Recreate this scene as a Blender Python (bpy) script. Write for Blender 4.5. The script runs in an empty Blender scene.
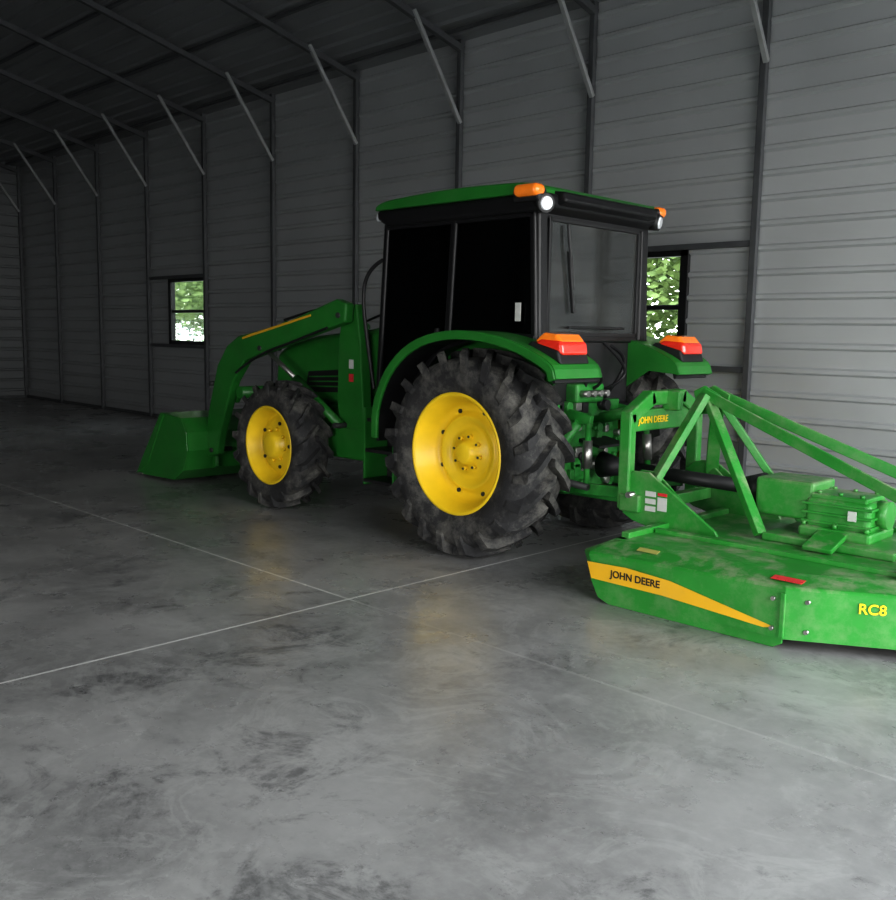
import bpy, bmesh, math, random
from mathutils import Vector, Matrix
random.seed(7)
scene = bpy.context.scene
scene.view_settings.view_transform = 'Standard'
scene.view_settings.gamma = 0.82
scene.view_settings.exposure = 0.25
col = scene.collection
PI = math.pi

# ------------------------------------------------------------------ materials
def newmat(name):
    m = bpy.data.materials.new(name); m.use_nodes = True
    return m, m.node_tree.nodes, m.node_tree.links, m.node_tree.nodes['Principled BSDF']

def mat(name, rgb, rough=0.5, metal=0.0, var=0.12, scale=6.0, bump=0.0, coat=0.0, dust=0.0, rvar=0.1, emis=None, dcol=(.38, .36, .27), dlo=.25):
    m, N, L, B = newmat(name)
    tc = N.new('ShaderNodeTexCoord')
    nz = N.new('ShaderNodeTexNoise'); nz.inputs['Scale'].default_value = scale; nz.inputs['Detail'].default_value = 5
    L.new(tc.outputs['Object'], nz.inputs['Vector'])
    cr = N.new('ShaderNodeValToRGB')
    cr.color_ramp.elements[0].position = 0.3; cr.color_ramp.elements[1].position = 0.7
    cr.color_ramp.elements[0].color = (*[c*(1-var) for c in rgb], 1)
    cr.color_ramp.elements[1].color = (*[min(1, c*(1+var)) for c in rgb], 1)
    L.new(nz.outputs['Fac'], cr.inputs['Fac'])
    out = cr.outputs['Color']
    if dust > 0:
        n2 = N.new('ShaderNodeTexNoise'); n2.inputs['Scale'].default_value = 4.5; n2.inputs['Detail'].default_value = 10
        n2.inputs['Roughness'].default_value = .75
        L.new(tc.outputs['Object'], n2.inputs['Vector'])
        geo = N.new('ShaderNodeNewGeometry'); sx = N.new('ShaderNodeSeparateXYZ')
        L.new(geo.outputs['Normal'], sx.inputs['Vector'])
        r2 = N.new('ShaderNodeMapRange'); r2.inputs['From Min'].default_value = .46; r2.inputs['From Max'].default_value = .66
        L.new(n2.outputs['Fac'], r2.inputs['Value'])
        up = N.new('ShaderNodeMapRange'); up.inputs['From Min'].default_value = 0; up.inputs['From Max'].default_value = 1
        up.inputs['To Min'].default_value = dlo
        L.new(sx.outputs['Z'], up.inputs['Value'])
        mu = N.new('ShaderNodeMath'); mu.operation = 'MULTIPLY'
        L.new(r2.outputs['Result'], mu.inputs[0]); L.new(up.outputs['Result'], mu.inputs[1])
        m3 = N.new('ShaderNodeMath'); m3.operation = 'MULTIPLY'; m3.inputs[1].default_value = dust
        L.new(mu.outputs[0], m3.inputs[0])
        mx = N.new('ShaderNodeMixRGB'); mx.inputs['Color2'].default_value = (*dcol, 1)
        L.new(m3.outputs[0], mx.inputs['Fac']); L.new(out, mx.inputs['Color1'])
        out = mx.outputs['Color']
    L.new(out, B.inputs['Base Color'])
    mr = N.new('ShaderNodeMapRange'); mr.inputs['To Min'].default_value = max(.02, rough-rvar); mr.inputs['To Max'].default_value = min(1, rough+rvar)
    L.new(nz.outputs['Fac'], mr.inputs['Value']); L.new(mr.outputs['Result'], B.inputs['Roughness'])
    B.inputs['Metallic'].default_value = metal
    B.inputs['Coat Weight'].default_value = coat
    if bump > 0:
        bp = N.new('ShaderNodeBump'); bp.inputs['Strength'].default_value = bump; bp.inputs['Distance'].default_value = .01
        n3 = N.new('ShaderNodeTexNoise'); n3.inputs['Scale'].default_value = scale*8; n3.inputs['Detail'].default_value = 4
        L.new(tc.outputs['Object'], n3.inputs['Vector'])
        L.new(n3.outputs['Fac'], bp.inputs['Height']); L.new(bp.outputs['Normal'], B.inputs['Normal'])
    if emis:
        B.inputs['Emission Color'].default_value = (*rgb, 1); B.inputs['Emission Strength'].default_value = emis
    return m

GREEN = mat('green_paint', (.020, .20, .026), .40, 0, .12, 4, coat=.15, dust=.12)
GREEND = mat('green_paint_dusty', (.030, .27, .038), .42, 0, .12, 4, coat=.1, dust=.85, dlo=.28)
GREENM = mat('green_cast', (.025, .24, .038), .45, 0, .3, 14, dust=.3)
YELLOW = mat('yellow_paint', (.88, .62, .022), .42, 0, .08, 5, coat=.1)
GOLD = mat('gold_decal', (.80, .47, .02), .45, 0, .05, 5, dust=.3)
RUBBER = mat('tire_rubber', (.026, .026, .027), .78, 0, .3, 8, bump=.5, dust=.7, dcol=(.26, .25, .22), dlo=.6)
BLACK = mat('black_plastic', (.012, .012, .013), .5, 0, .2, 8)
BLACKG = mat('black_gloss', (.007, .007, .008), .42, 0, .1, 8)
IRON = mat('engine_iron', (.045, .048, .046), .6, .3, .3, 10)
STEEL = mat('worn_steel', (.42, .41, .39), .35, .9, .15, 12)
GALV = mat('galvanized_steel', (.42, .43, .43), .45, .35, .15, 5)
GALVD = mat('galvanized_dark', (.12, .125, .13), .5, .4, .15, 5)
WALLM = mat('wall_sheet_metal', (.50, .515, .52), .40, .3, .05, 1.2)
WALLE = mat('end_wall_shaded_metal', (.22, .23, .235), .5, .3, .05, 1.2)  # same wall metal, far-end shade darkened into its base colour
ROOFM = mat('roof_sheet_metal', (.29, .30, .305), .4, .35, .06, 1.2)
AMBER = mat('amber_lens', (.95, .25, .02), .15, 0, .05, 20, coat=1, emis=.15)
RED = mat('red_lens', (.75, .035, .015), .15, 0, .05, 20, coat=1, emis=.1)
WHITE = mat('white_lens', (.85, .87, .9), .15, 0, .05, 20, coat=1)
STICK = mat('white_sticker', (.6, .6, .58), .4, 0, .05, 30)
REDST = mat('red_reflector', (.7, .04, .05), .3, 0, .05, 30)
SEATM = mat('seat_vinyl', (.05, .05, .045), .6, 0, .1, 10)
FRAMEM = mat('window_frame_black', (.01, .01, .011), .4, 0, .1, 10)
BARK = mat('bark', (.12, .08, .05), .9, 0, .3, 10, bump=.6)
GRAVEL = mat('gravel_yard', (.30, .29, .27), .95, 0, .3, 3, bump=.5)

def glassmat(name, tint, fac, dust=0):
    m, N, L, B = newmat(name)
    N.remove(B)
    o = N['Material Output']
    tr = N.new('ShaderNodeBsdfTransparent'); tr.inputs['Color'].default_value = (*tint, 1)
    gl = N.new('ShaderNodeBsdfGlossy'); gl.inputs['Roughness'].default_value = .06
    gl.inputs['Color'].default_value = (.8, .85, .88, 1)
    fr = N.new('ShaderNodeFresnel'); fr.inputs['IOR'].default_value = 1.4
    nz = N.new('ShaderNodeTexNoise'); nz.inputs['Scale'].default_value = 2.0
    mm = N.new('ShaderNodeMath'); mm.operation = 'MULTIPLY_ADD'; mm.inputs[1].default_value = fac
    L.new(fr.outputs[0], mm.inputs[0])
    m2 = N.new('ShaderNodeMath'); m2.operation = 'MULTIPLY'; m2.inputs[1].default_value = .02
    L.new(nz.outputs['Fac'], m2.inputs[0]); L.new(m2.outputs[0], mm.inputs[2])
    mx = N.new('ShaderNodeMixShader')
    L.new(mm.outputs[0], mx.inputs[0]); L.new(tr.outputs[0], mx.inputs[1]); L.new(gl.outputs[0], mx.inputs[2])
    last = mx
    if dust:
        df = N.new('ShaderNodeBsdfDiffuse'); df.inputs['Color'].default_value = (.5, .5, .47, 1)
        n4 = N.new('ShaderNodeTexNoise'); n4.inputs['Scale'].default_value = 3; n4.inputs['Detail'].default_value = 4
        mr = N.new('ShaderNodeMapRange'); mr.inputs['From Min'].default_value = .3; mr.inputs['From Max'].default_value = .7
        mr.inputs['To Min'].default_value = dust*.3; mr.inputs['To Max'].default_value = dust
        L.new(n4.outputs['Fac'], mr.inputs['Value'])
        mx2 = N.new('ShaderNodeMixShader'); L.new(mr.outputs['Result'], mx2.inputs[0])
        L.new(mx.outputs[0], mx2.inputs[1]); L.new(df.outputs[0], mx2.inputs[2]); last = mx2
    L.new(last.outputs[0], o.inputs['Surface'])
    return m
GLASS = glassmat('tinted_glass', (.10, .11, .11), .6)
GLASSR = glassmat('rear_tinted_glass', (.46, .47, .47), 1.0, dust=.10)
CLEAR = glassmat('clear_glass', (.9, .93, .92), .6)

def leafmat():
    m, N, L, B = newmat('leaves')
    oi = N.new('ShaderNodeTexNoise'); oi.inputs['Scale'].default_value = 1.3; oi.inputs['Detail'].default_value = 6
    tc = N.new('ShaderNodeTexCoord'); L.new(tc.outputs['Object'], oi.inputs['Vector'])
    cr = N.new('ShaderNodeValToRGB')
    cr.color_ramp.elements[0].position = .35; cr.color_ramp.elements[0].color = (.08, .14, .03, 1)
    cr.color_ramp.elements[1].position = .65; cr.color_ramp.elements[1].color = (.28, .38, .12, 1)
    L.new(oi.outputs['Fac'], cr.inputs['Fac']); L.new(cr.outputs['Color'], B.inputs['Base Color'])
    B.inputs['Roughness'].default_value = .6
    return m
LEAF = leafmat()

def floormat():
    m, N, L, B = newmat('polished_concrete')
    geo = N.new('ShaderNodeNewGeometry'); P = geo.outputs['Position']
    def noise(s, d=6, r=.6, dist=0):
        n = N.new('ShaderNodeTexNoise'); n.inputs['Scale'].default_value = s; n.inputs['Detail'].default_value = d
        n.inputs['Roughness'].default_value = r; n.inputs['Distortion'].default_value = dist
        L.new(P, n.inputs['Vector']); return n.outputs['Fac']
    def rng(src, a, b, c=0, d=1):
        n = N.new('ShaderNodeMapRange'); n.inputs['From Min'].default_value = a; n.inputs['From Max'].default_value = b
        n.inputs['To Min'].default_value = c; n.inputs['To Max'].default_value = d
        n.interpolation_type = 'SMOOTHSTEP'
        L.new(src, n.inputs['Value']); return n.outputs['Result']
    def mix(f, c1, c2):
        n = N.new('ShaderNodeMixRGB')
        for s, i in ((f, 'Fac'), (c1, 'Color1'), (c2, 'Color2')):
            if isinstance(s, tuple): n.inputs[i].default_value = (*s, 1)
            elif isinstance(s, float): n.inputs[i].default_value = s
            else: L.new(s, n.inputs[i])
        return n.outputs['Color']
    def math_(op, a, b=None):
        n = N.new('ShaderNodeMath'); n.operation = op
        for k, s in enumerate((a, b)):
            if s is None: continue
            if isinstance(s, (int, float)): n.inputs[k].default_value = s
            else: L.new(s, n.inputs[k])
        return n.outputs[0]
    base = mix(rng(noise(.9, 8, .62), .35, .65), (.225, .223, .218), (.375, .37, .36))
    big = rng(noise(.55, 5, .6, .4), .42, .58)
    blot = rng(noise(2.2, 12, .78, .6), .50, .62)
    base = mix(math_('MULTIPLY', math_('MULTIPLY', blot, big), .75), base, (.08, .08, .082))
    spots = rng(noise(5.5, 8, .7, .2), .60, .68)
    base = mix(math_('MULTIPLY', spots, .45), base, (.12, .12, .12))
    fine = rng(noise(18, 8, .75), .38, .68)
    base = mix(math_('MULTIPLY', fine, .3), base, (.46, .455, .44))
    swirl = rng(noise(1.6, 10, .7, 1.5), .50, .56)
    sw2 = rng(noise(1.6, 10, .7, 1.5), .56, .60, 1, 0)
    base = mix(math_('MULTIPLY', math_('MULTIPLY', swirl, sw2), .25), base, (.52, .52, .50))
    sep = N.new('ShaderNodeSeparateXYZ'); L.new(P, sep.inputs[0])
    fade = rng(sep.outputs['X'], -4.6, -4.0, 1, .2)
    for ax, v, w, s in (('X', -4.32, .009, .85), ('Y', 3.54, .009, .75), ('X', -10.2, .006, .25), ('X', -16.1, .006, .3)):
        d = math_('ABSOLUTE', math_('SUBTRACT', sep.outputs[ax], v))
        ln = math_('LESS_THAN', d, w)
        f = math_('MULTIPLY', ln, s)
        if ax == 'Y': f = math_('MULTIPLY', f, fade)
        base = mix(f, base, (.80, .79, .76))
    L.new(base, B.inputs['Base Color'])
    L.new(rng(noise(1.5, 8, .65), .3, .7, .22, .40), B.inputs['Roughness'])
    bp = N.new('ShaderNodeBump'); bp.inputs['Strength'].default_value = .08; bp.inputs['Distance'].default_value = .02
    L.new(noise(3, 4), bp.inputs['Height']); L.new(bp.outputs['Normal'], B.inputs['Normal'])
    return m
FLOORM = floormat()

# ------------------------------------------------------------------ mesh helpers
def finish(name, bm, material, parent=None, smooth=False, loc=(0, 0, 0), bevel=0, seg=2):
    bmesh.ops.recalc_face_normals(bm, faces=bm.faces)
    me = bpy.data.meshes.new(name); bm.to_mesh(me); bm.free()
    mats = material if isinstance(material, (list, tuple)) else [material]
    for q in mats: me.materials.append(q)
    ob = bpy.data.objects.new(name, me); col.objects.link(ob)
    ob.location = loc
    if parent: ob.parent = parent
    if smooth:
        for p in me.polygons: p.use_smooth = True
    if bevel:
        b = ob.modifiers.new('b', 'BEVEL'); b.width = bevel; b.segments = seg; b.limit_method = 'ANGLE'; b.angle_limit = math.radians(40)
    return ob

def empty(name, loc=(0, 0, 0), rz=0):
    e = bpy.data.objects.new(name, None); col.objects.link(e); e.location = loc; e.rotation_euler = (0, 0, rz)
    e.empty_display_size = .2
    return e

def addbox(bm, c, s, M=None):
    v = []
    for dx in (-.5, .5):
        for dy in (-.5, .5):
            for dz in (-.5, .5):
                p = Vector((dx*s[0], dy*s[1], dz*s[2]))
                if M is not None: p = M @ p
                v.append(bm.verts.new(p + Vector(c)))
    for f in ((0, 1, 3, 2), (4, 6, 7, 5), (0, 4, 5, 1), (2, 3, 7, 6), (0, 2, 6, 4), (1, 5, 7, 3)):
        bm.faces.new([v[i] for i in f])

def box(name, parent, c, s, m, bevel=.008, rot=None, seg=2):
    bm = bmesh.new()
    M = rot.to_3x3() if rot is not None else None
    addbox(bm, c, s, M)
    return finish(name, bm, m, parent, bevel=bevel, seg=seg)

def frame_dir(d, up=Vector((0, 0, 1))):
    d = d.normalized()
    if abs(d.dot(up)) > .98: up = Vector((1, 0, 0))
    s = d.cross(up).normalized(); u = s.cross(d).normalized()
    return Matrix((d, s, u)).transposed()

def addbeam(bm, p0, p1, w, h, ext=0):
    p0 = Vector(p0); p1 = Vector(p1); d = p1-p0
    addbox(bm, (p0+p1)/2, (d.length+ext, w, h), frame_dir(d))

def beam(name, parent, p0, p1, w, h, m, bevel=.006, ext=0):
    bm = bmesh.new(); addbeam(bm, p0, p1, w, h, ext)
    return finish(name, bm, m, parent, bevel=bevel)

def addcyl(bm, p0, p1, r, n=20, r2=None):
    p0 = Vector(p0); p1 = Vector(p1); r2 = r if r2 is None else r2
    M = frame_dir(p1-p0); a = []; b = []
    for i in range(n):
        t = 2*PI*i/n; o = M @ Vector((0, math.cos(t), math.sin(t)))
        a.append(bm.verts.new(p0+o*r)); b.append(bm.verts.new(p1+o*r2))
    for i in range(n):
        j = (i+1) % n; f = bm.faces.new((a[i], a[j], b[j], b[i])); f.smooth = True
    bm.faces.new(a[::-1]); bm.faces.new(b)

def cyl(name, parent, p0, p1, r, m, n=20, r2=None, bevel=0):
    bm = bmesh.new(); addcyl(bm, p0, p1, r, n, r2)
    return finish(name, bm, m, parent, bevel=bevel)

def tube(name, parent, pts, r, m):
    cu = bpy.data.curves.new(name, 'CURVE'); cu.dimensions = '3D'; cu.bevel_depth = r; cu.bevel_resolution = 3
    sp = cu.splines.new('NURBS'); sp.points.add(len(pts)-1); sp.order_u = min(3, len(pts)); sp.use_endpoint_u = True
    for i, p in enumerate(pts): sp.points[i].co = (*p, 1)
    cu.materials.append(m); cu.use_fill_caps = True
    ob = bpy.data.objects.new(name, cu); col.objects.link(ob); ob.parent = parent
    return ob

def addprism(bm, pts, y0, y1):
    a = [bm.verts.new((x, y0, z)) for x, z in pts]; b = [bm.verts.new((x, y1, z)) for x, z in pts]
    n = len(pts)
    bm.faces.new(a); bm.faces.new(b[::-1])
    for i in range(n):
        j = (i+1) % n; bm.faces.new((a[i], a[j], b[j], b[i]))

def prism(name, parent, pts, y0, y1, m, bevel=.006, seg=2):
    bm = bmesh.new(); addprism(bm, pts, y0, y1)
    return finish(name, bm, m, parent, bevel=bevel, seg=seg)

def strip(name, parent, prof, y0, y1, thick, m, bevel=.004):
    n = len(prof); nr = []
    for i in range(n):
        a = Vector(prof[max(0, i-1)]); b = Vector(prof[min(n-1, i+1)]); d = (b-a).normalized()
        nr.append(Vector((-d.y, d.x)))
    inner = [tuple(Vector(prof[i])+nr[i]*thick) for i in range(n)]
    bm = bmesh.new()
    A = [bm.verts.new((p[0], y0, p[1])) for p in prof]; B = [bm.verts.new((p[0], y1, p[1])) for p in prof]
    C = [bm.verts.new((p[0], y0, p[1])) for p in inner]; D = [bm.verts.new((p[0], y1, p[1])) for p in inner]
    for i in range(n-1):
        bm.faces.new((A[i], A[i+1], B[i+1], B[i])); bm.faces.new((C[i], D[i], D[i+1], C[i+1]))
        bm.faces.new((A[i], C[i], C[i+1], A[i+1])); bm.faces.new((B[i], B[i+1], D[i+1], D[i]))
    bm.faces.new((A[0], B[0], D[0], C[0])); bm.faces.new((A[-1], C[-1], D[-1], B[-1]))
    return finish(name, bm, m, parent, bevel=bevel)

def addlathe(bm, c, prof, n=64, closed=False):
    rings = []
    for (y, r) in prof:
        rings.append([bm.verts.new((c[0]+r*math.cos(2*PI*i/n), c[1]+y, c[2]+r*math.sin(2*PI*i/n))) for i in range(n)])
    rr = list(zip(rings, rings[1:]))
    if closed: rr.append((rings[-1], rings[0]))
    for a, b in rr:
        for i in range(n):
            j = (i+1) % n; f = bm.faces.new((a[i], a[j], b[j], b[i])); f.smooth = True

def text(name, parent, s, origin, X, Y, size, m, ext=.0015):
    cu = bpy.data.curves.new(name, 'FONT'); cu.body = s; cu.size = size; cu.extrude = ext; cu.offset = size*.02
    cu.materials.append(m)
    ob = bpy.data.objects.new(name, cu); col.objects.link(ob); ob.parent = parent
    X = Vector(X).normalized(); Y = Vector(Y).normalized(); Z = X.cross(Y); Y = Z.cross(X)
    M = Matrix((X, Y, Z)).transposed().to_4x4(); M.translation = Vector(origin)
    ob.matrix_local = M
    return ob

def densify(pts, k=3):
    P = [Vector(p) for p in pts]; P = [P[0]*2-P[1]]+P+[P[-1]*2-P[-2]]; res = []
    for i in range(1, len(P)-2):
        for j in range(k):
            t = j/k; a, b, c, d = P[i-1], P[i], P[i+1], P[i+2]
            res.append(tuple(.5*((2*b)+(c-a)*t+(2*a-5*b+4*c-d)*t*t+(-a+3*b-3*c+d)*t**3)))
    res.append(tuple(P[-2])); return res

# ------------------------------------------------------------------ building shell
YW = 8.5; XE = -21.95; XR = 2.6; YF = -4.0; EH = 5.13; RY = 2.25; SL = .25
def ribbed(name, o, U, V, Nn, us, vs_len, m, period=.229, d=.034, skip=None):
    o = Vector(o); U = Vector(U); V = Vector(V); Nn = Vector(Nn)
    prof = []; v = 0
    while v < vs_len:
        for a, h in ((0, 0), (period-.080, 0), (period-.060, d), (period-.028, d), (period-.008, 0)):
            if v+a < vs_len: prof.append((v+a, h))
        v += period
    prof.append((vs_len, 0))
    bm = bmesh.new()
    g = [[bm.verts.new(o+U*u+V*v+Nn*h) for u in us] for v, h in prof]
    for i in range(len(prof)-1):
        vm = (prof[i][0]+prof[i+1][0])/2
        for j in range(len(us)-1):
            um = (us[j]+us[j+1])/2
            if skip and skip(um, vm): continue
            bm.faces.new((g[i][j], g[i][j+1], g[i+1][j+1], g[i+1][j]))
    for vv in [q for q in bm.verts if not q.link_faces]: bm.verts.remove(vv)
    return finish(name, bm, m)

WZ0, WZ1 = 1.37, 2.48
wins = [(-15.35, -14.15), (-6.2, -5.05)]
us = [0]
for a, b in wins: us += [a-XE, b-XE]
us += [XR-XE]
def skipw(u, v):
    x = u+XE
    return any(a < x < b for a, b in wins) and WZ0 < v < WZ1
ribbed('wall_back', (XE, YW, 0), (1, 0, 0), (0, 0, 1), (0, -1, 0), us, EH+.02, WALLM, skip=skipw)
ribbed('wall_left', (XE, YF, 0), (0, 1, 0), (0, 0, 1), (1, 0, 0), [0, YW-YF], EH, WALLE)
DY0, DY1, DZ = .4, 8.0, 4.4
ribbed('wall_right', (XR, YF, 0), (0, 1, 0), (0, 0, 1), (-1, 0, 0), [0, DY0-YF, DY1-YF, YW-YF], EH, WALLM,
       skip=lambda u, v: DY0-YF < u < DY1-YF and v < DZ)
DX0, DX1, DZ2 = -3.6, 1.6, 3.0
ribbed('wall_front', (XE, YF, 0), (1, 0, 0), (0, 0, 1), (0, 1, 0), [0, DX0-XE, DX1-XE, XR-XE], EH, WALLM,
       skip=lambda u, v: DX0-XE < u < DX1-XE and v < DZ2)
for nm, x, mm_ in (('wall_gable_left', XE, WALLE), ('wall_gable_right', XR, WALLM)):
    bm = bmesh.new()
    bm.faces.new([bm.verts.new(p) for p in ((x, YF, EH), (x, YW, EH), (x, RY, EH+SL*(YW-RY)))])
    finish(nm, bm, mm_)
sl = math.sqrt(1+SL*SL)
dv = Vector((0, -1, SL)).normalized()
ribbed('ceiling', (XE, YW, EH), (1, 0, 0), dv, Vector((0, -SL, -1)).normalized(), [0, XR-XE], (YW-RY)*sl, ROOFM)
dv2 = Vector((0, 1, SL)).normalized()
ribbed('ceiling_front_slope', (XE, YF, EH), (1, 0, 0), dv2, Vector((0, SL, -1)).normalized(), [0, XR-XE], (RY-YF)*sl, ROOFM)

bm = bmesh.new(); addbox(bm, ((XE+XR)/2, (YW+YF)/2, -.075), (XR-XE, YW-YF, .15))
finish('floor', bm, FLOORM)
bm = bmesh.new()
bm.faces.new([bm.verts.new(p) for p in ((-70, -40, -.16), (40, -40, -.16), (40, 60, -.16), (-70, 60, -.16))])
finish('gravel_ground', bm, GRAVEL)

fr = empty('steel_wall_framing')
posts = [-4.3-1.96*n for n in range(-3, 9)] + [XE+.05]
bmp = bmesh.new(); bmr = bmesh.new(); bmb = bmesh.new()
for x in posts:
    addbox(bmp, (x, YW-.06, EH/2), (.065, .065, EH))
    addbeam(bmr, (x, YW-.03, EH-.11), (x, RY, EH-.11+SL*(YW-RY)), .07, .075)
    addbeam(bmr, (x, YF+.03, EH-.11), (x, RY, EH-.11+SL*(YW-RY)), .07, .075)
    if not (DX0 < x < DX1): addbox(bmp, (x, YF+.06, EH/2), (.065, .065, EH))
    addbeam(bmb, (x+.035, YW-.09, 4.15), (x+.035, 7.62, EH-.08+SL*(YW-7.62)), .05, .045)
    addbeam(bmb, (x+.035, YF+.09, 4.15), (x+.035, YF+.88, EH-.08+SL*.88), .05, .045)
finish('posts', bmp, GALVD, fr, bevel=.004)
finish('rafters', bmr, GALVD, fr, bevel=.004)
finish('knee_braces', bmb, GALV, fr, bevel=.004)
bm = bmesh.new()
for x in (-16.06, -6.26):
    for z in (WZ1+.04, WZ0-.05):
        addbox(bm, (x+.98, YW-.055, z), (1.93, .05, .055))
for k in range(6):
    y = 8.2-k*1.15
    addbox(bm, ((XE+XR)/2, y, EH-.05+SL*(YW-y)), (XR-XE, .06, .03))
finish('headers_and_purlins', bm, GALVD, fr, bevel=.003)
tb = bmesh.new()
addbox(tb, ((XE+XR)/2, YW-.055, .03), (XR-XE-.1, .04, .06))
finish('baseboard_back', tb, GALVD, None, bevel=.004)
tb = bmesh.new(); addbox(tb, (XE+.055, (YF+YW)/2, .03), (.04, YW-YF-.2, .06)); finish('baseboard_left', tb, GALVD, None, bevel=.004)
tb = bmesh.new()
addbox(tb, (XR, DY0, DZ/2), (.12, .12, DZ)); addbox(tb, (XR, DY1, DZ/2), (.12, .12, DZ)); addbox(tb, (XR, (DY0+DY1)/2, DZ), (.12, DY1-DY0+.12, .14))
finish('door_frame_1', tb, GALV, None, bevel=.01)  # frame around the end door opening, out of view
tb = bmesh.new()
addbox(tb, (DX0, YF, DZ2/2), (.12, .12, DZ2)); addbox(tb, (DX1, YF, DZ2/2), (.12, .12, DZ2)); addbox(tb, ((DX0+DX1)/2, YF, DZ2), (DX1-DX0+.12, .12, .14))
finish('door_frame_2', tb, GALV, None, bevel=.01)  # frame around the front door opening behind the camera

for k, (a, b) in enumerate(wins):
    e = empty('window_%d' % (k+1), ((a+b)/2, YW, (WZ0+WZ1)/2))
    w = b-a; h = WZ1-WZ0
    bm = bmesh.new(); t = .05
    addbox(bm, (-w/2, 0, 0), (t+.04, .09, h+.08)); addbox(bm, (w/2, 0, 0), (t+.04, .09, h+.08))
    addbox(bm, (0, 0, -h/2), (w+.08, .09, t+.04)); addbox(bm, (0, 0, h/2), (w+.08, .09, t+.04))
    addbox(bm, (0, .0, 0), (w, .05, .05))
    finish('frame', bm, FRAMEM, e, bevel=.004)
    bm = bmesh.new(); addbox(bm, (0, .01, 0), (w-.03, .006, h-.03)); finish('pane', bm, CLEAR, e)

# ------------------------------------------------------------------ trees outside
def leafmesh():
    bm = bmesh.new(); rnd = random.Random(3)
    cl = [(rnd.uniform(-2, 2), rnd.uniform(-1.5, 1.5), rnd.uniform(.3, 6.0), rnd.uniform(.8, 1.5)) for _ in range(26)]
    for cx, cy, cz, r in cl:
        for _ in range(260):
            d = Vector((rnd.gauss(0, 1), rnd.gauss(0, 1), rnd.gauss(0, 1))).normalized()*r*rnd.uniform(.6, 1)
            c = Vector((cx, cy, cz))+d
            q = Vector((rnd.gauss(0, 1), rnd.gauss(0, 1), rnd.gauss(0, 1))).normalized(); M = frame_dir(q)
            s = rnd.uniform(.06, .14)
            bm.faces.new([bm.verts.new(c+M @ Vector(v)*s) for v in ((0, -1, 0), (0, 0, .6), (0, 1, 0), (0, 0, -.6))])
    for f in bm.faces: f.material_index = 0
    n0 = len(bm.faces)
    addcyl(bm, (0, 0, -.2), (0, 0, 4.5), .18, 10, .07)
    bm.faces.ensure_lookup_table()
    for f in bm.faces[n0:]: f.material_index = 1
    me = bpy.data.meshes.new('tree'); bm.to_mesh(me); bm.free(); me.materials.append(LEAF); me.materials.append(BARK)
    return me
tm = leafmesh()
for i, (x, y) in enumerate([(-33, 17), (-29.5, 19), (-26.2, 16.5), (-23, 18), (-15, 17), (-12, 15.5), (-9.5, 17.5), (-6.8, 15.8), (-4, 17)]):
    o = bpy.data.objects.new('tree', tm); col.objects.link(o); o.location = (x, y, 0); o.rotation_euler = (0, 0, i*1.3)
    o.scale = (1, 1, .9+.05*(i % 3))

# ------------------------------------------------------------------ wheels
def tire_mesh(name, parent, c, R, W, rr, nl):
    bm = bmesh.new(); h = W/2; k = R/.75
    R0 = R-.062*k
    prof = [(-h*.72, rr-.01), (-h*.86, rr+.02), (-h*.97, rr+(R0-rr)*.35), (-h*1.0, rr+(R0-rr)*.55), (-h*.94, rr+(R0-rr)*.8), (-h*.80, R0-.02*k), (-h*.5, R0-.005), (0, R0)]
    prof = prof + [(-y, r) for y, r in prof[-2::-1]]
    addlathe(bm, c, prof, 72)
    for s in (-1, 1):
        for i in range(nl):
            p0 = 2*PI*(i+(.5 if s > 0 else 0))/nl
            st = [(-.06, R0-.01, -.06, R, 0), (.4, R0-.01, .4, R, .12), (.72, R0-.03*k, .76, R-.008*k, .235), (.85, R0-.05*k, 1.0, R-.035*k, .29), (.95, R0-.13*k, 1.03, R-.15*k, .34)]
            prev = None
            for (yb, rb, yt, rt, off) in st:
                wb = .052 if off < .25 else .06; wt = .036 if off < .25 else .046
                q = []
                for (yy, r, w) in ((yb, rb, -wb), (yt, rt, -wt), (yt, rt, wt), (yb, rb, wb)):
                    a = p0+off+w
                    q.append(bm.verts.new((c[0]+r*math.cos(a), c[1]+s*yy*h, c[2]+r*math.sin(a))))
                if prev:
                    for m_ in range(4):
                        n_ = (m_+1) % 4; bm.faces.new((prev[m_], prev[n_], q[n_], q[m_]))
                else: bm.faces.new(q)
                prev = q
            bm.faces.new(prev[::-1])
    return finish(name, bm, RUBBER, parent)

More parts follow.
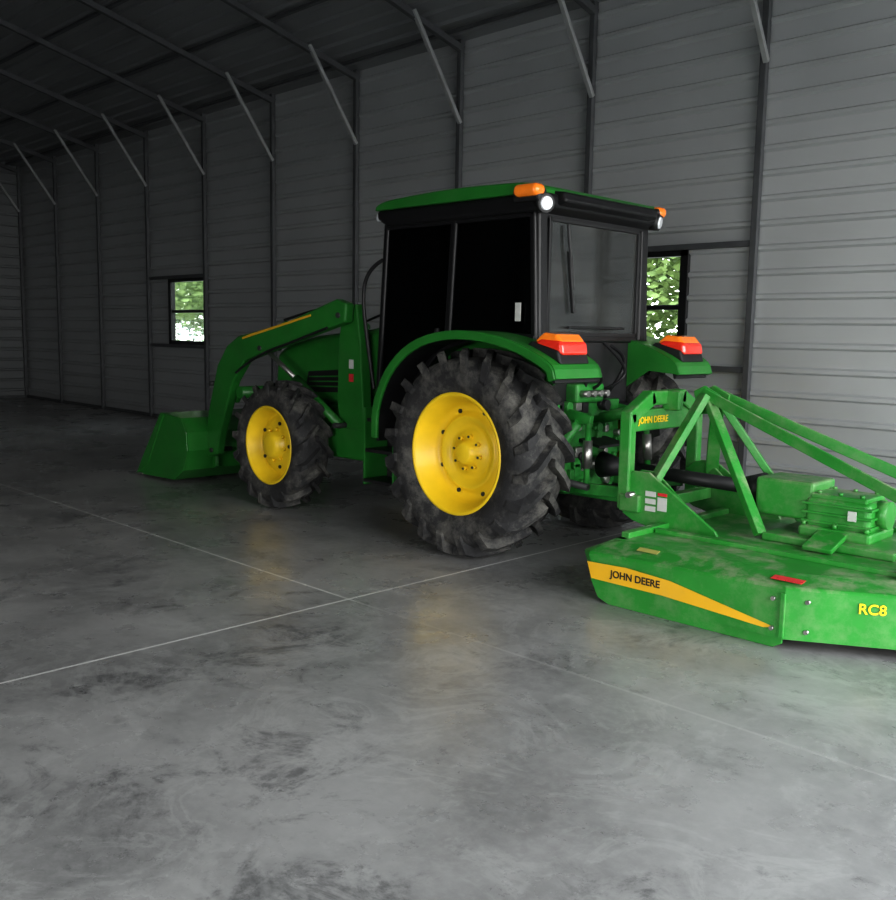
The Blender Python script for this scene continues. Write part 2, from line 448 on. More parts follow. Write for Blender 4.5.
def wheel(prefix, parent, x, yc, R, W, rr, nl, side, rear):
    c = (x, yc, R)
    tire_mesh(prefix+'_tire', parent, c, R, W, rr, nl)
    h = W/2*side
    bm = bmesh.new()
    if rear:
        prof = [(h*.70, rr+.025), (h*.86, rr+.03), (h*.90, rr+.012), (h*.84, rr-.005), (h*.60, rr-.02), (h*.50, rr-.045), (h*.24, rr-.055), (h*.14, rr-.09),
                (h*.12, rr*.72), (h*.32, rr*.66), (h*.36, rr*.60), (h*.18, rr*.5), (h*.14, rr*.40), (h*.26, rr*.36), (h*.28, rr*.21), (h*.5, rr*.19), (h*.54, rr*.15), (h*.54, .001)]
    else:
        prof = [(h*.70, rr+.02), (h*.88, rr+.025), (h*.92, rr+.01), (h*.84, rr-.005), (h*.5, rr-.02), (h*.4, rr-.04), (h*.1, rr-.05), (h*.06, rr*.78),
                (h*.3, rr*.70), (h*.36, rr*.5), (h*.36, rr*.38), (h*.75, rr*.34), (h*.85, rr*.24), (h*.85, .001)]
    addlathe(bm, c, prof, 56)
    addlathe(bm, c, [(h*.1, rr-.055), (-h*.6, rr-.03), (-h*.85, rr+.02)], 56)
    nb = 8
    yb = c[1] + (h*.27 if rear else h*.36)
    for i in range(nb):
        a = 2*PI*i/nb+.2; rb = rr*(.29 if rear else .44)
        p = Vector((c[0]+rb*math.cos(a), yb, c[2]+rb*math.sin(a)))
        addcyl(bm, p, p+Vector((0, side*.03, 0)), .016, 6)
    finish(prefix+'_rim', bm, YELLOW, parent)
    bm = bmesh.new()
    rs = rr*(.76 if rear else .62); ysl = c[1]+(h*.125 if rear else h*.345)
    for i in range(8 if rear else 5):
        a = 2*PI*(i+.5)/(8 if rear else 5)
        p = Vector((c[0]+rs*math.cos(a), ysl, c[2]+rs*math.sin(a)))
        addcyl(bm, p, p+Vector((0, side*.012, 0)), .016, 12)
    if rear:
        for i in range(8):
            a = 2*PI*i/8+.2; rb = rr*.29
            p = Vector((c[0]+rb*math.cos(a), yb+side*.028, c[2]+rb*math.sin(a)))
            addcyl(bm, p, p+Vector((0, side*.008, 0)), .010, 6)
    finish(prefix+'_rim_slots', bm, IRON, parent)

# ------------------------------------------------------------------ tractor
T = empty('tractor', (-4.65, 5.8, 0), PI)
WB = 2.43
wheel('rear_left', T, 0, .80, .76, .50, .42, 20, 1, True)
wheel('rear_right', T, 0, -.80, .76, .50, .42, 20, -1, True)
wheel('front_left', T, WB, .80, .585, .34, .335, 17, 1, False)
wheel('front_right', T, WB, -.80, .585, .34, .335, 17, -1, False)

cyl('rear_axle', T, (0, -.72, .75), (0, .72, .75), .12, GREENM, 24)
box('axle_bell_left', T, (0, .40, .75), (.34, .16, .34), GREENM, .05)
box('axle_bell_right', T, (0, -.40, .75), (.34, .16, .34), GREENM, .05)
prism('transmission_housing', T, [(-.42, .55), (-.30, .45), (1.2, .42), (1.3, .55), (1.3, 1.0), (.6, 1.08), (-.25, 1.10), (-.42, .95)], -.27, .27, GREENM, .03)
prism('engine_block', T, [(1.25, .52), (2.9, .50), (2.9, 1.12), (1.25, 1.12)], -.24, .24, IRON, .02)
cyl('front_axle', T, (WB, -.62, .56), (WB, .62, .56), .085, GREENM)
box('front_axle_center', T, (WB, 0, .56), (.34, .34, .26), GREENM, .05)
for s in (-1, 1):
    box('front_hub_%d' % (s+2), T, (WB, s*.6, .58), (.22, .14, .26), GREENM, .04)
prism('front_frame', T, [(1.9, .55), (3.1, .6), (3.2, .75), (3.2, .95), (1.9, .95)], -.30, .30, GREENM, .02)
prism('hood', T, [(1.15, 1.05), (1.15, 1.64), (1.6, 1.66), (2.5, 1.58), (2.95, 1.50), (3.14, 1.40), (3.18, 1.0), (3.1, .95), (1.9, .95)], -.36, .36, GREEN, .07, 4)
prism('grille', T, [(3.10, .98), (3.14, 1.36), (3.195, 1.34), (3.215, 1.0)], -.26, .26, BLACK, .02)
for s in (-1, 1):
    prism('side_grille_%d' % (s+2), T, [(1.75, 1.08), (1.75, 1.30), (2.6, 1.24), (2.65, 1.04)], s*.352, s*.368, BLACK, .006)
    for i in range(3):
        beam('side_grille_rib_%d_%d' % (s+2, i), T, (1.78, s*.372, 1.13+.05*i), (2.58, s*.372, 1.10+.045*i), .008, .012, GREEN, 0)
# cab
CH = .68
cab_l = [(1.22, 1.02), (1.12, 2.46), (-.40, 2.46), (-.44, 1.60), (.05, 1.62), (.5, 1.50), (.78, 1.22), (.86, .98)]
for s in (-1, 1):
    y = s*CH
    prism('cab_side_glass_%d' % (s+2), T, cab_l, y-.004, y+.004, GLASS, 0)
    bm = bmesh.new()
    for a, b in ((0, 1), (1, 2), (2, 3)):
        p, q = cab_l[a], cab_l[b]; addbeam(bm, (p[0], y, p[1]), (q[0], y, q[1]), .045, .05, .05)
    for a, b in ((3, 4), (4, 5), (5, 6), (6, 7), (7, 0)):
        p, q = cab_l[a], cab_l[b]; addbeam(bm, (p[0], y, p[1]), (q[0], y, q[1]), .05, .05, .03)
    addbeam(bm, (.42, y, 1.5), (.36, y, 2.46), .045, .06)
    finish('cab_frame_%d' % (s+2), bm, BLACKG, T, bevel=.012)
    beam('door_handle_%d' % (s+2), T, (.50, y+s*.04, 1.50), (.50, y+s*.04, 1.66), .03, .03, BLACK)
bm = bmesh.new()
for z in (1.60, 2.46):
    addbeam(bm, (-.42, -CH+.02, z), (-.42, CH-.02, z), .06, .06)
addbeam(bm, (1.12, -CH, 2.46), (1.12, CH, 2.46), .06, .06); addbeam(bm, (1.22, -CH, 1.05), (1.22, CH, 1.05), .06, .08)
for s in (-1, 1):
    addbeam(bm, (-.42, s*.62, 1.58), (-.40, s*.635, 2.47), .10, .10)
finish('cab_cross_frame', bm, BLACKG, T, bevel=.015)
bm = bmesh.new(); addbox(bm, (-.435, 0, 2.03), (.008, 1.12, .80)); finish('rear_window_glass', bm, GLASSR, T)
prism('windshield_glass', T, [(1.225, 1.08), (1.125, 2.44), (1.117, 2.44), (1.217, 1.08)], -CH+.02, CH-.02, GLASSR, 0)
bm = bmesh.new()
for s in (-1, 1): addbox(bm, (-.445, s*.555, 2.03), (.02, .03, .84))
for z in (1.63, 2.43): addbox(bm, (-.445, 0, z), (.02, 1.13, .03))
finish('rear_window_gasket', bm, BLACK, T, bevel=.004)
tube('rear_wiper_arm', T, [(-.47, .38, 2.40), (-.48, .36, 2.2), (-.47, .30, 1.95)], .012, BLACK)
beam('rear_wiper_blade', T, (-.465, .36, 2.22), (-.465, .29, 1.78), .016, .03, BLACK)
beam('rear_window_handle', T, (-.475, -.35, 1.68), (-.475, .35, 1.68), .02, .02, BLACK)
prism('cab_lower_body', T, [(1.22, .86), (1.22, 1.08), (-.42, 1.10), (-.42, .98), (.7, .86)], -.64, .64, BLACK, .02)
box('cab_rear_panel', T, (-.40, 0, 1.35), (.06, 1.0, .52), BLACK, .02)
box('cab_floor', T, (.45, 0, 1.10), (1.4, 1.2, .04), BLACK, .01)
box('seat_cushion', T, (.15, 0, 1.52), (.5, .5, .14), SEATM, .05, seg=4)
beam('seat_back', T, (-.08, 0, 1.55), (-.22, 0, 2.12), .44, .12, SEATM, .05)
box('seat_base', T, (.15, 0, 1.28), (.35, .36, .36), BLACK, .03)
box('armrest', T, (.15, -.33, 1.66), (.42, .08, .07), SEATM, .02)
prism('dashboard', T, [(1.12, 1.1), (1.12, 1.66), (.95, 1.66), (.85, 1.5), (.95, 1.1)], -.25, .25, BLACK, .03)
cyl('steering_column', T, (.98, 0, 1.5), (.70, 0, 1.78), .03, BLACK)
bm = bmesh.new()
ax = Vector((-.28, 0, .28)).normalized(); Mx = frame_dir(ax)
pts = [Vector((.69, 0, 1.79))+Mx @ Vector((0, .21*math.cos(t*PI/12), .21*math.sin(t*PI/12))) for t in range(25)]
for a, b in zip(pts, pts[1:]): addcyl(bm, a, b, .015, 8)
for t in (0, 8, 16): addcyl(bm, Vector((.69, 0, 1.79)), pts[t], .012, 8)
finish('steering_wheel', bm, BLACK, T)
# roof
bm = bmesh.new()
rp = densify([(-.50, 2.585), (-.47, 2.63), (-.35, 2.66), (.3, 2.68), (.95, 2.66), (1.15, 2.63), (1.19, 2.585)], 3)
addprism(bm, rp, -.765, .765)
finish('roof_cap', bm, GREEN, T, bevel=.03, seg=4)
prism('roof_underside', T, [(-.45, 2.46), (-.53, 2.50), (-.53, 2.59), (1.19, 2.59), (1.19, 2.52), (1.08, 2.46)], -.745, .745, BLACKG, .03, 3)
prism('rear_roof_visor', T, [(-.60, 2.53), (-.58, 2.60), (-.40, 2.625), (-.40, 2.48)], -.58, .58, BLACKG, .02, 3)
for s in (-1, 1):
    box('marker_housing_%d' % (s+2), T, (-.40, s*.735, 2.575), (.24, .10, .10), BLACK, .025)
    box('marker_amber_%d' % (s+2), T, (-.42, s*.765, 2.60), (.22, .12, .085), AMBER, .04, seg=6)
    bm = bmesh.new(); p = Vector((-.51, s*.70, 2.515)); d = Vector((-1, s*.35, -.15)).normalized()
    addcyl(bm, p-d*.05, p+d*.02, .064, 24); finish('worklight_body_%d' % (s+2), bm, BLACK, T)
    bm = bmesh.new(); addcyl(bm, p+d*.012, p+d*.032, .054, 24, .042); finish('worklight_lens_%d' % (s+2), bm, WHITE, T)
    for i in range(2):
        box('front_worklight_%d_%d' % (s+2, i), T, (1.19, s*(.35+.3*i), 2.54), (.06, .16, .07), WHITE, .02)
# fenders
fen = densify([(.94, .80), (.93, 1.02), (.83, 1.26), (.66, 1.45), (.42, 1.58), (.12, 1.64), (-.2, 1.635), (-.48, 1.585), (-.70, 1.51), (-.85, 1.43), (-.89, 1.34)], 3)
for s in (-1, 1):
    strip('fender_%d' % (s+2), T, fen, s*.50, s*1.0, .022, GREEN, 0)
    lip = [(x*.99, z-.005) for x, z in fen]
    strip('fender_lip_%d' % (s+2), T, lip, s*.975, s*1.006, .06, GREEN, .008)
    strip('fender_liner_%d' % (s+2), T, [(x*.965, z-.03) for x, z in fen], s*.51, s*.97, .02, BLACK, 0)
    prism('fender_inner_wall_%d' % (s+2), T, fen+[(-.62, 1.36), (-.30, 1.15), (.75, .8)], s*.495, s*.515, GREEN, 0)
    # tail lamp pod: black base, red lower lens, amber upper lens
    prism('taillight_housing_%d' % (s+2), T, [(-.86, 1.43), (-.83, 1.52), (-.60, 1.58), (-.56, 1.55)], s*.60, s*.92, BLACK, .015, 3)
    prism('taillight_red_%d' % (s+2), T, [(-.865, 1.485), (-.845, 1.585), (-.66, 1.60), (-.60, 1.55)], s*.612, s*.908, RED, .03, 5)
    prism('taillight_amber_%d' % (s+2), T, [(-.845, 1.575), (-.79, 1.628), (-.68, 1.64), (-.60, 1.575)], s*.625, s*.895, AMBER, .022, 5)
box('cab_warning_sticker', T, (-.30, .708, 1.78), (.05, .006, .13), STICK, 0)
tube('handrail', T, [(1.30, .66, 1.15), (1.36, .68, 1.5), (1.42, .70, 1.95), (1.30, .71, 2.15), (1.16, .70, 2.2)], .016, BLACK)
tube('mirror_arm_right', T, [(1.2, -.72, 2.3), (1.3, -.9, 2.3), (1.34, -1.0, 2.2)], .012, BLACK)
box('mirror_right', T, (1.34, -1.0, 2.08), (.05, .17, .28), BLACK, .02)
cyl('exhaust_stack', T, (1.38, -.52, 1.2), (1.38, -.52, 2.35), .045, BLACK)
cyl('exhaust_guard', T, (1.38, -.52, 1.35), (1.38, -.52, 1.9), .07, IRON)
for i, z in enumerate((.40, .65, .90)):
    box('step_%d' % (i+1), T, (1.08, .66+.02*(2-i), z), (.34, .24, .03), BLACK, .006)
for x in (.90, 1.26):
    prism('step_side_%d' % int(x*100), T, [(x-.012, .36), (x+.012, .36), (x+.012, 1.0), (x-.012, 1.0)], .55, .80, GREEN, .004)
prism('fuel_tank', T, [(.78, .5), (.78, .86), (1.5, .86), (1.5, .55), (1.4, .45), (.9, .45)], .28, .54, BLACK, .05, 3)
prism('fuel_tank_right', T, [(.78, .5), (.78, .86), (1.7, .86), (1.7, .5), (1.6, .42), (.9, .42)], -.62, -.28, BLACK, .05, 3)
cyl('filter_canister', T, (1.55, .34, .62), (1.78, .34, .62), .1, IRON)

# loader
for s in (-1, 1):
    y0, y1 = s*.46, s*.56
    prism('loader_mast_%d' % (s+2), T, [(1.52, .62), (1.86, .62), (1.92, 1.0), (1.90, 1.55), (1.84, 1.84), (1.66, 1.86), (1.60, 1.5), (1.56, 1.0)], y0, y1, GREEN, .012)
    prism('loader_mount_%d' % (s+2), T, [(1.40, .50), (2.1, .50), (2.1, .78), (1.40, .78)], s*.24, s*.57, GREEN, .02)
    arm = [(1.66, 1.86), (1.68, 1.70), (2.5, 1.50), (3.22, 1.32), (3.44, 1.10), (3.68, .58), (3.76, .34), (3.92, .30), (3.97, .42), (3.90, .78), (3.72, 1.26), (3.54, 1.46), (3.34, 1.56), (2.6, 1.68), (1.80, 1.90)]
    prism('loader_arm_%d' % (s+2), T, arm, s*.575, s*.675, GREEN, .018)
    prism('arm_stripe_%d' % (s+2), T, [(2.15, 1.75), (2.15, 1.77), (3.1, 1.585), (3.25, 1.55), (3.25, 1.53)], s*.674, s*.679, GOLD, 0)
    cyl('lift_cylinder_%d' % (s+2), T, (1.80, s*.62, .80), (2.45, s*.62, 1.18), .042, GREEN)
    cyl('lift_rod_%d' % (s+2), T, (2.45, s*.62, 1.18), (2.95, s*.62, 1.45), .022, STEEL)
    cyl('bucket_cylinder_%d' % (s+2), T, (2.75, s*.50, 1.68), (3.40, s*.50, 1.46), .036, GREEN)
    cyl('bucket_rod_%d' % (s+2), T, (3.40, s*.50, 1.46), (3.84, s*.50, 1.06), .02, STEEL)
    prism('bucket_link_%d' % (s+2), T, [(3.78, 1.10), (3.88, 1.12), (4.08, .68), (3.98, .62)], s*.47, s*.52, GREEN, .01)
    prism('bucket_link_b_%d' % (s+2), T, [(3.50, .95), (3.55, .88), (3.90, 1.06), (3.86, 1.13)], s*.52, s*.57, GREEN, .01)
    for (x, z) in ((1.76, 1.76), (2.95, 1.45), (3.84, .38), (3.84, 1.07), (1.80, .80)):
        cyl('pin', T, (x, s*.44, z), (x, s*.69, z), .024, IRON, 12)
    tube('loader_hose_%d' % (s+2), T, [(1.9, s*.69, 1.65), (2.4, s*.69, 1.52), (3.0, s*.69, 1.38), (3.35, s*.69, 1.2)], .012, BLACK)
    tube('loader_hose_b_%d' % (s+2), T, [(1.9, s*.45, 1.6), (2.1, s*.43, 1.85), (2.5, s*.45, 1.80), (2.8, s*.5, 1.72)], .012, BLACK)
box('mast_label', T, (1.72, .562, 1.34), (.06, .004, .08), STICK, 0)
box('mast_label_b', T, (1.72, .562, 1.22), (.06, .004, .07), REDST, 0)
cyl('loader_torque_tube', T, (3.40, -.62, 1.0), (3.40, .62, 1.0), .06, GREEN)
bk = [(4.42, .74), (4.02, .71), (3.92, .57), (3.90, .38), (3.98, .17), (4.18, .05), (4.98, .03)]
strip('bucket_shell', T, bk, -.92, .92, .018, GREEN, .004)
for s in (-1, 1):
    prism('bucket_side_%d' % (s+2), T, bk+[(4.80, .20)], s*.90, s*.925, GREEN, .004)
    prism('bucket_edge_%d' % (s+2), T, [(4.42, .74), (4.36, .72), (4.72, .17), (4.98, .03), (4.84, .22)], s*.92, s*.935, GREEN, .003)
box('bucket_cutting_edge', T, (4.93, 0, .035), (.16, 1.86, .022), STEEL, .003)
for y in (-.6, -.2, .2, .6): prism('bucket_rib_%d' % int(y*10+10), T, [(3.86, .2), (3.92, .17), (3.93, .66), (3.88, .62)], y-.02, y+.02, GREEN, .004)

# rear hitch & hydraulics
cyl('rockshaft', T, (-.32, -.36, 1.06), (-.32, .36, 1.06), .06, GREENM)
prism('rockshaft_housing', T, [(-.40, .95), (-.40, 1.22), (-.05, 1.25), (.15, 1.05)], -.22, .22, GREENM, .03)
for s in (-1, 1):
    beam('lift_arm_%d' % (s+2), T, (-.32, s*.34, 1.08), (-.72, s*.36, 1.02), .04, .08, GREENM)
    cyl('lift_link_%d' % (s+2), T, (-.70, s*.37, 1.0), (-.72, s*.40, .55), .022, GREENM)
    cyl('lift_link_sleeve_%d' % (s+2), T, (-.705, s*.38, .88), (-.715, s*.39, .68), .034, STEEL)
    beam('lower_link_%d' % (s+2), T, (-.30, s*.30, .50), (-1.02, s*.40, .55), .03, .08, GREENM)
    cyl('stabilizer_%d' % (s+2), T, (-.2, s*.50, .62), (-.75, s*.42, .55), .025, IRON)
    cyl('lift_assist_%d' % (s+2), T, (-.25, s*.42, .55), (-.62, s*.38, 1.0), .035, GREENM)
    tube('hyd_hose_%d' % (s+2), T, [(-.45, s*.16, 1.15), (-.6, s*.2, 1.35), (-.52, s*.3, 1.5), (-.42, s*.25, 1.55)], .014, BLACK)
    tube('hyd_hose_b_%d' % (s+2), T, [(-.45, s*.08, 1.2), (-.66, s*.1, 1.28), (-.60, s*.22, 1.42), (-.42, s*.15, 1.58)], .012, BLACK)
    box('axle_bracket_%d' % (s+2), T, (-.30, s*.46, 1.12), (.12, .18, .10), GREENM, .02)
cyl('top_link', T, (-.42, 0, .98), (-.98, 0, 1.12), .028, GREENM)
cyl('top_link_body', T, (-.55, 0, 1.01), (-.85, 0, 1.09), .042, GREENM)
cyl('pto_stub', T, (-.40, 0, .66), (-.56, 0, .66), .05, STEEL)
cyl('pto_flange', T, (-.36, 0, .66), (-.43, 0, .66), .13, GREENM, 24)
prism('pto_shield', T, [(-.42, .84), (-.66, .80), (-.66, .82), (-.42, .87)], -.17, .17, BLACK, .005)
box('drawbar', T, (-.50, 0, .42), (.75, .09, .04), GREENM, .008)
box('drawbar_support', T, (-.30, 0, .48), (.14, .36, .12), GREENM, .02)
box('remote_valves', T, (-.46, .12, 1.20), (.14, .34, .14), GREENM, .02)
for i in range(4):
    cyl('coupler_%d' % i, T, (-.52, .24-.08*i, 1.2), (-.60, .24-.08*i, 1.2), .024, STEEL, 12)
rnd = random.Random(5)
for mt, nme, cnt in ((GREENM, 'rear_castings', 34), (STEEL, 'rear_fittings', 12), (BLACK, 'rear_fittings_dark', 8)):
    bm = bmesh.new()
    for i in range(cnt):
        c = Vector((-.46, rnd.uniform(-.32, .46), rnd.uniform(.5, 1.12)))
        if rnd.random() < .6: addcyl(bm, c, c+Vector((-rnd.uniform(.03, .08), 0, 0)), rnd.uniform(.015, .045), 10)
        else: addbox(bm, c, (.08, rnd.uniform(.04, .1), rnd.uniform(.04, .1)))
    finish(nme, bm, mt, T, bevel=.006)
prism('rear_cover_plate', T, [(-.42, .48), (-.47, .48), (-.47, 1.14), (-.42, 1.14)], -.34, .46, GREENM, .01)
for s in (-1, 1):
    tube('brake_line_%d' % (s+2), T, [(-.38, s*.1, 1.1), (-.5, s*.3, .95), (-.3, s*.5, .9)], .01, BLACK)
    box('tire_side_bracket_%d' % (s+2), T, (-.28, s*.48, .95), (.10, .12, .32), GREENM, .02)

bm = bmesh.new()
xh = -1.08
for s in (-1, 1):
    addbox(bm, (xh, s*.44, .78), (.09, .075, .66)); addbeam(bm, (xh, s*.44, 1.08), (xh, s*.20, 1.20), .09, .10, .05)
    addbox(bm, (xh-.06, s*.44, .50), (.16, .10, .12))
addbox(bm, (xh, 0, 1.20), (.09, .46, .10)); addbox(bm, (xh-.07, 0, 1.18), (.14, .06, .14))
addbox(bm, (xh+.01, 0, 1.05), (.07, .86, .15))
finish('quick_hitch_frame', bm, GREEND, T, bevel=.012)
text('hitch_text', T, 'JOHN DEERE', (xh-.03, .36, 1.03), (0, -1, 0), (0, 0, 1), .065, YELLOW)

# ------------------------------------------------------------------ rotary cutter
C = empty('rotary_cutter', (-2.6, 5.8, 0), PI)
outl = [(.82, 1.10), (.74, 1.16), (-.53, 1.18), (-1.50, .62), (-1.72, .40)]
out = outl + [(x, -y) for x, y in reversed(outl)]
def inset(o, d):
    n = len(o); res = []
    for i in range(n):
        a = Vector(o[i-1]); b = Vector(o[i]); c_ = Vector(o[(i+1) % n])
        e1 = (b-a).normalized(); e2 = (c_-b).normalized()
        n1 = Vector((e1.y, -e1.x)); n2 = Vector((e2.y, -e2.x))
        cen = -b
        if n1.dot(cen) < 0: n1 = -n1
        if n2.dot(cen) < 0: n2 = -n2
        q = (n1+n2); q = q/(q.dot(n1)) if abs(q.dot(n1)) > 1e-4 else n1
        res.append(tuple(b+q*d))
    return res
ZT = .285
def zr(x): return .04*max(0, min(1, (.8-x)/1.3))
bm = bmesh.new()
in1 = inset(out, .012); in2 = inset(out, .20)
low = [(x-(.10 if x > .5 else 0), y) for x, y in out]
layers = [(low, .06, 0), (out, ZT, 1), (in1, ZT+.015, 1), (in2, ZT+.085, 0)]
rings = [[bm.verts.new((x, y, z+f*zr(x))) for x, y in o] for o, z, f in layers]
for a, b in zip(rings, rings[1:]):
    for i in range(len(a)):
        j = (i+1) % len(a); bm.faces.new((a[i], a[j], b[j], b[i]))
bm.faces.new(rings[-1])
ob = finish('deck', bm, GREEND, C, bevel=.008)
sm = ob.modifiers.new('s', 'SOLIDIFY'); sm.thickness = .008
bm = bmesh.new(); bm.faces.new([bm.verts.new((x, y, ZT-.02)) for x, y in inset(low, .02)]); finish('deck_underside', bm, IRON, C)
ZD = ZT+.085
for s in (-1, 1):
    prism('skid_%d' % (s+2), C, [(.72, .14), (.66, .03), (.58, .0), (-.47, .0), (-.52, .03), (-.52, .09), (.70, .16)], s*1.150, s*1.165, GREEND, .004)
    beam('deck_rib_%d' % (s+2), C, (.60, s*.62, ZD+.012), (-.95, s*.62, ZD+.012), .05, .03, GREEND)
prism('decal_band', C, [(.70, .145), (.735, .245), (.45, .255), (.15, .235), (-.48, .115), (-.42, .10), (.2, .14)], 1.1775, 1.1805, GOLD, 0)
text('decal_text', C, 'JOHN DEERE', (.56, 1.1815, .180), (-1, 0, 0), (0, 0, 1), .060, BLACK)
d = (Vector((-1.50, .62, 0))-Vector((-.53, 1.18, 0))).normalized()
text('model_text', C, 'RC8', Vector((-.84, 1.008, .235)), d, (0, 0, 1), .075, YELLOW)
beam('deck_corner_bar', C, (-.525, 1.19, .07), (-.525, 1.19, .31), .02, .03, GREEND)
bm = bmesh.new()
for (x, y, z) in ((-.47, 1.19, .27), (-.47, 1.19, .11), (-.63, 1.13, .27), (-.63, 1.13, .11)):
    addcyl(bm, (x, y-.03, z), (x, y+.008, z), .012, 8)
finish('deck_bolts', bm, STEEL, C)
def sticker(name, x, y, w, h, m):
    z0 = ZT+.015+zr(x); z1 = ZT+.085
    slope = Vector((0, -.188, z1-z0)).normalized()
    M = Matrix((Vector((1, 0, 0)), slope, Vector((1, 0, 0)).cross(slope))).transposed()
    bm = bmesh.new(); z = z0+(1.168-y)/.188*(z1-z0)+.008
    addbox(bm, (x, y, z), (w, h, .003), M); return finish(name, bm, m, C)
sticker('reflector_red', -.50, 1.09, .17, .055, REDST)
sticker('warning_sticker_a', .38, 1.06, .14, .04, mat('pale_label', (.45, .42, .12), .4))
beam('deck_cross_front', C, (.64, -.92, ZD+.015), (.64, .92, ZD+.015), .06, .04, GREEND)
beam('deck_cross_rear', C, (-.95, -.7, ZD+.025), (-.95, .7, ZD+.025), .08, .06, GREEND)
for s in (-1, 1):
    prism('hitch_plate_%d' % (s+2), C, [(.98, .42), (.98, .66), (.90, .72), (.78, .72), (.28, .40), (.25, .35), (.72, .34), (.9, .38)], s*.43, s*.455, GREEND, .006)
    prism('hitch_plate_inner_%d' % (s+2), C, [(.98, .42), (.98, .66), (.90, .72), (.78, .72), (.40, .40), (.4, .35), (.72, .34), (.9, .38)], s*.35, s*.37, GREEND, .006)
    cyl('hitch_pin_%d' % (s+2), C, (.90, s*.33, .56), (.90, s*.52, .56), .02, STEEL)
    beam('aframe_leg_%d' % (s+2), C, (.80, s*.41, .60), (.60, s*.09, 1.24), .09, .05, GREEND)
    beam('aframe_back_strut_%d' % (s+2), C, (.58, s*.07, 1.20), (.05, s*.30, .40), .07, .05, GREEND)
    beam('aframe_strap_%d' % (s+2), C, (.62, s*.08, 1.25), (-1.60, s*.38, .42), .022, .07, GREEND, .004)
    prism('aframe_head_%d' % (s+2), C, [(.66, 1.10), (.70, 1.26), (.62, 1.30), (.50, 1.24), (.52, 1.12)], s*.055, s*.075, GREEND, .006)
    box('strap_anchor_%d' % (s+2), C, (-1.5, s*.38, .40), (.25, .06, .12), GREEND, .01)
beam('hitch_tube', C, (.80, -.42, .50), (.80, .42, .50), .08, .08, GREEND)
cyl('top_pin', C, (.62, -.10, 1.22), (.62, .10, 1.22), .016, STEEL)
for i, z in enumerate((.58, .53, .48)):
    box('safety_label_%d' % i, C, (.76, .457, z), (.08, .004, .035), STICK, 0)
box('safety_label_red', C, (.67, .457, .585), (.07, .004, .02), REDST, 0)
box('safety_label_c', C, (.67, .457, .52), (.07, .004, .09), STICK, 0)
GX = -.36
box('gearbox_mount', C, (GX, 0, ZD+.025), (.80, .62, .05), GREEND, .01)
box('gearbox_base', C, (GX, 0, .45), (.44, .40, .07), GREEND, .02)
box('gearbox_body', C, (GX, .0, .56), (.40, .32, .20), GREEND, .035, seg=4)
box('gearbox_lid', C, (GX, .0, .665), (.34, .30, .035), GREEND, .01)
bm = bmesh.new()
for z in (.51, .565, .62): addbox(bm, (GX, 0, z), (.43, .35, .016))
finish('gearbox_fins', bm, GREEND, C, bevel=.004)
cyl('gearbox_input', C, (GX+.18, 0, .60), (GX+.34, 0, .62), .085, GREEND, 24)
cyl('gearbox_rear_cap', C, (GX-.19, 0, .58), (GX-.26, 0, .58), .085, GREEND, 24)
bm = bmesh.new()
for ix in (-1, 0, 1):
    for iy in (-1, 1):
        addcyl(bm, (GX+ix*.13, iy*.115, .68), (GX+ix*.13, iy*.115, .698), .014, 6)
        addcyl(bm, (GX+ix*.19, iy*.18, .485), (GX+ix*.19, iy*.18, .51), .016, 6)
finish('gearbox_bolts', bm, GREEND, C)
for s in (-1, 1):
    beam('gearbox_leg_%d' % (s+2), C, (GX, s*.18, .46), (GX, s*.42, ZD+.02), .18, .03, GREEND)
prism('clutch_shield', C, [(.18, .50), (.18, .74), (-.20, .74), (-.20, .50)], -.20, .14, GREEND, .02)
box('gearbox_label', C, (GX-.10, .178, .575), (.05, .006, .06), STICK, 0)
cyl('driveshaft_tube', C, (1.30, 0, .66), (.35, 0, .64), .048, BLACK, 20)
cyl('driveshaft_bell_front', C, (1.48, 0, .66), (1.28, 0, .66), .10, BLACK, 20, .055)
cyl('driveshaft_bell_rear', C, (.36, 0, .64), (.19, 0, .64), .055, BLACK, 20, .11)
prism('tailwheel_arm', C, [(-1.60, .36), (-1.60, .50), (-2.15, .50), (-2.25, .42), (-2.15, .40)], -.05, .05, GREEND, .01)
bm = bmesh.new(); addlathe(bm, (-2.3, 0, .25), [(-.06, .12), (-.09, .16), (-.09, .22), (-.06, .25), (.06, .25), (.09, .22), (.09, .16), (.06, .12)], 40, True)
finish('tailwheel_tire', bm, RUBBER, C)
cyl('tailwheel_hub', C, (-2.3, -.07, .25), (-2.3, .07, .25), .125, GREEND, 28)
for s in (-1, 1): beam('tailwheel_fork_%d' % (s+2), C, (-2.18, s*.12, .46), (-2.3, s*.12, .25), .02, .07, GREEND)
box('tailwheel_yoke', C, (-2.18, 0, .47), (.12, .26, .04), GREEND, .008)
box('blade_bar', C, (-.50, 0, .16), (.1, 1.9, .015), STEEL, .002)
cyl('blade_spindle', C, (-.36, 0, .15), (-.36, 0, .37), .07, IRON)

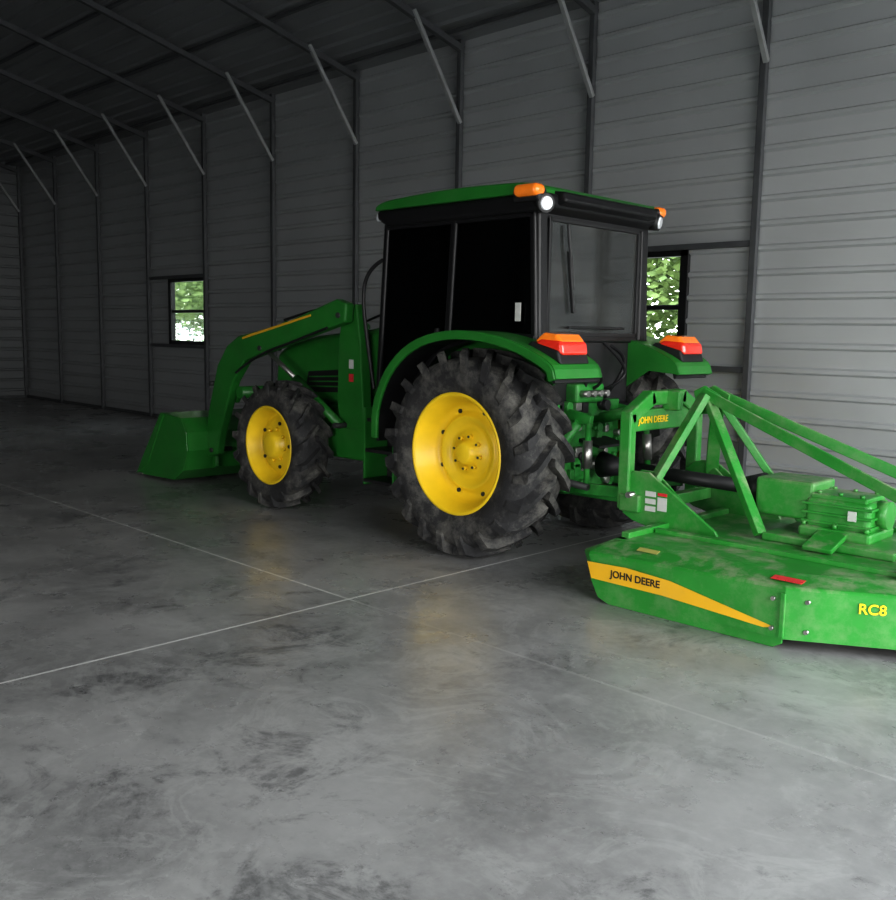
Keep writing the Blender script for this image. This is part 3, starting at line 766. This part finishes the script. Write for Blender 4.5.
# ------------------------------------------------------------------ light
w = bpy.data.worlds.new('sky'); scene.world = w; w.use_nodes = True
N = w.node_tree.nodes; L = w.node_tree.links; bg = N['Background']
tc = N.new('ShaderNodeTexCoord'); sp = N.new('ShaderNodeSeparateXYZ'); L.new(tc.outputs['Generated'], sp.inputs[0])
cr = N.new('ShaderNodeValToRGB'); cr.color_ramp.elements[0].position = 0; cr.color_ramp.elements[0].color = (1, .985, .955, 1)
cr.color_ramp.elements[1].position = .8; cr.color_ramp.elements[1].color = (.82, .90, 1, 1)
L.new(sp.outputs['Z'], cr.inputs['Fac']); L.new(cr.outputs['Color'], bg.inputs['Color'])
bg.inputs['Strength'].default_value = 8.3
def portal(name, loc, sx, sy, X, Z):
    l = bpy.data.lights.new(name, 'AREA'); l.shape = 'RECTANGLE'; l.size = sx; l.size_y = sy; l.cycles.is_portal = True
    o = bpy.data.objects.new(name, l); col.objects.link(o)
    X = Vector(X); Z = Vector(Z); Y = Z.cross(X)
    M = Matrix((X, Y, Z)).transposed().to_4x4(); M.translation = loc; o.matrix_world = M
portal('sky_portal_door_1', (XR+.1, (DY0+DY1)/2, DZ/2), DY1-DY0, DZ, (0, 1, 0), (1, 0, 0))
portal('sky_portal_door_2', ((DX0+DX1)/2, YF-.1, DZ2/2), DX1-DX0, DZ2, (1, 0, 0), (0, -1, 0))

# ------------------------------------------------------------------ camera
cam = bpy.data.cameras.new('cam'); co = bpy.data.objects.new('camera', cam); col.objects.link(co)
cam.sensor_fit = 'HORIZONTAL'; cam.sensor_width = 36; cam.lens = 36*935/896; cam.clip_end = 300
th = math.radians(7.1); ro = math.radians(1.0)
Fh = Vector((-.702, .712, 0)).normalized(); R = Fh.cross(Vector((0, 0, 1)))
fwd = Fh*math.cos(th)-Vector((0, 0, 1))*math.sin(th); U = R.cross(fwd)
Xc = R*math.cos(ro)+U*math.sin(ro); Yc = -R*math.sin(ro)+U*math.cos(ro)
M = Matrix((Xc, Yc, -fwd)).transposed().to_4x4(); M.translation = (0, 0, 1.62)
co.matrix_world = M
scene.camera = co
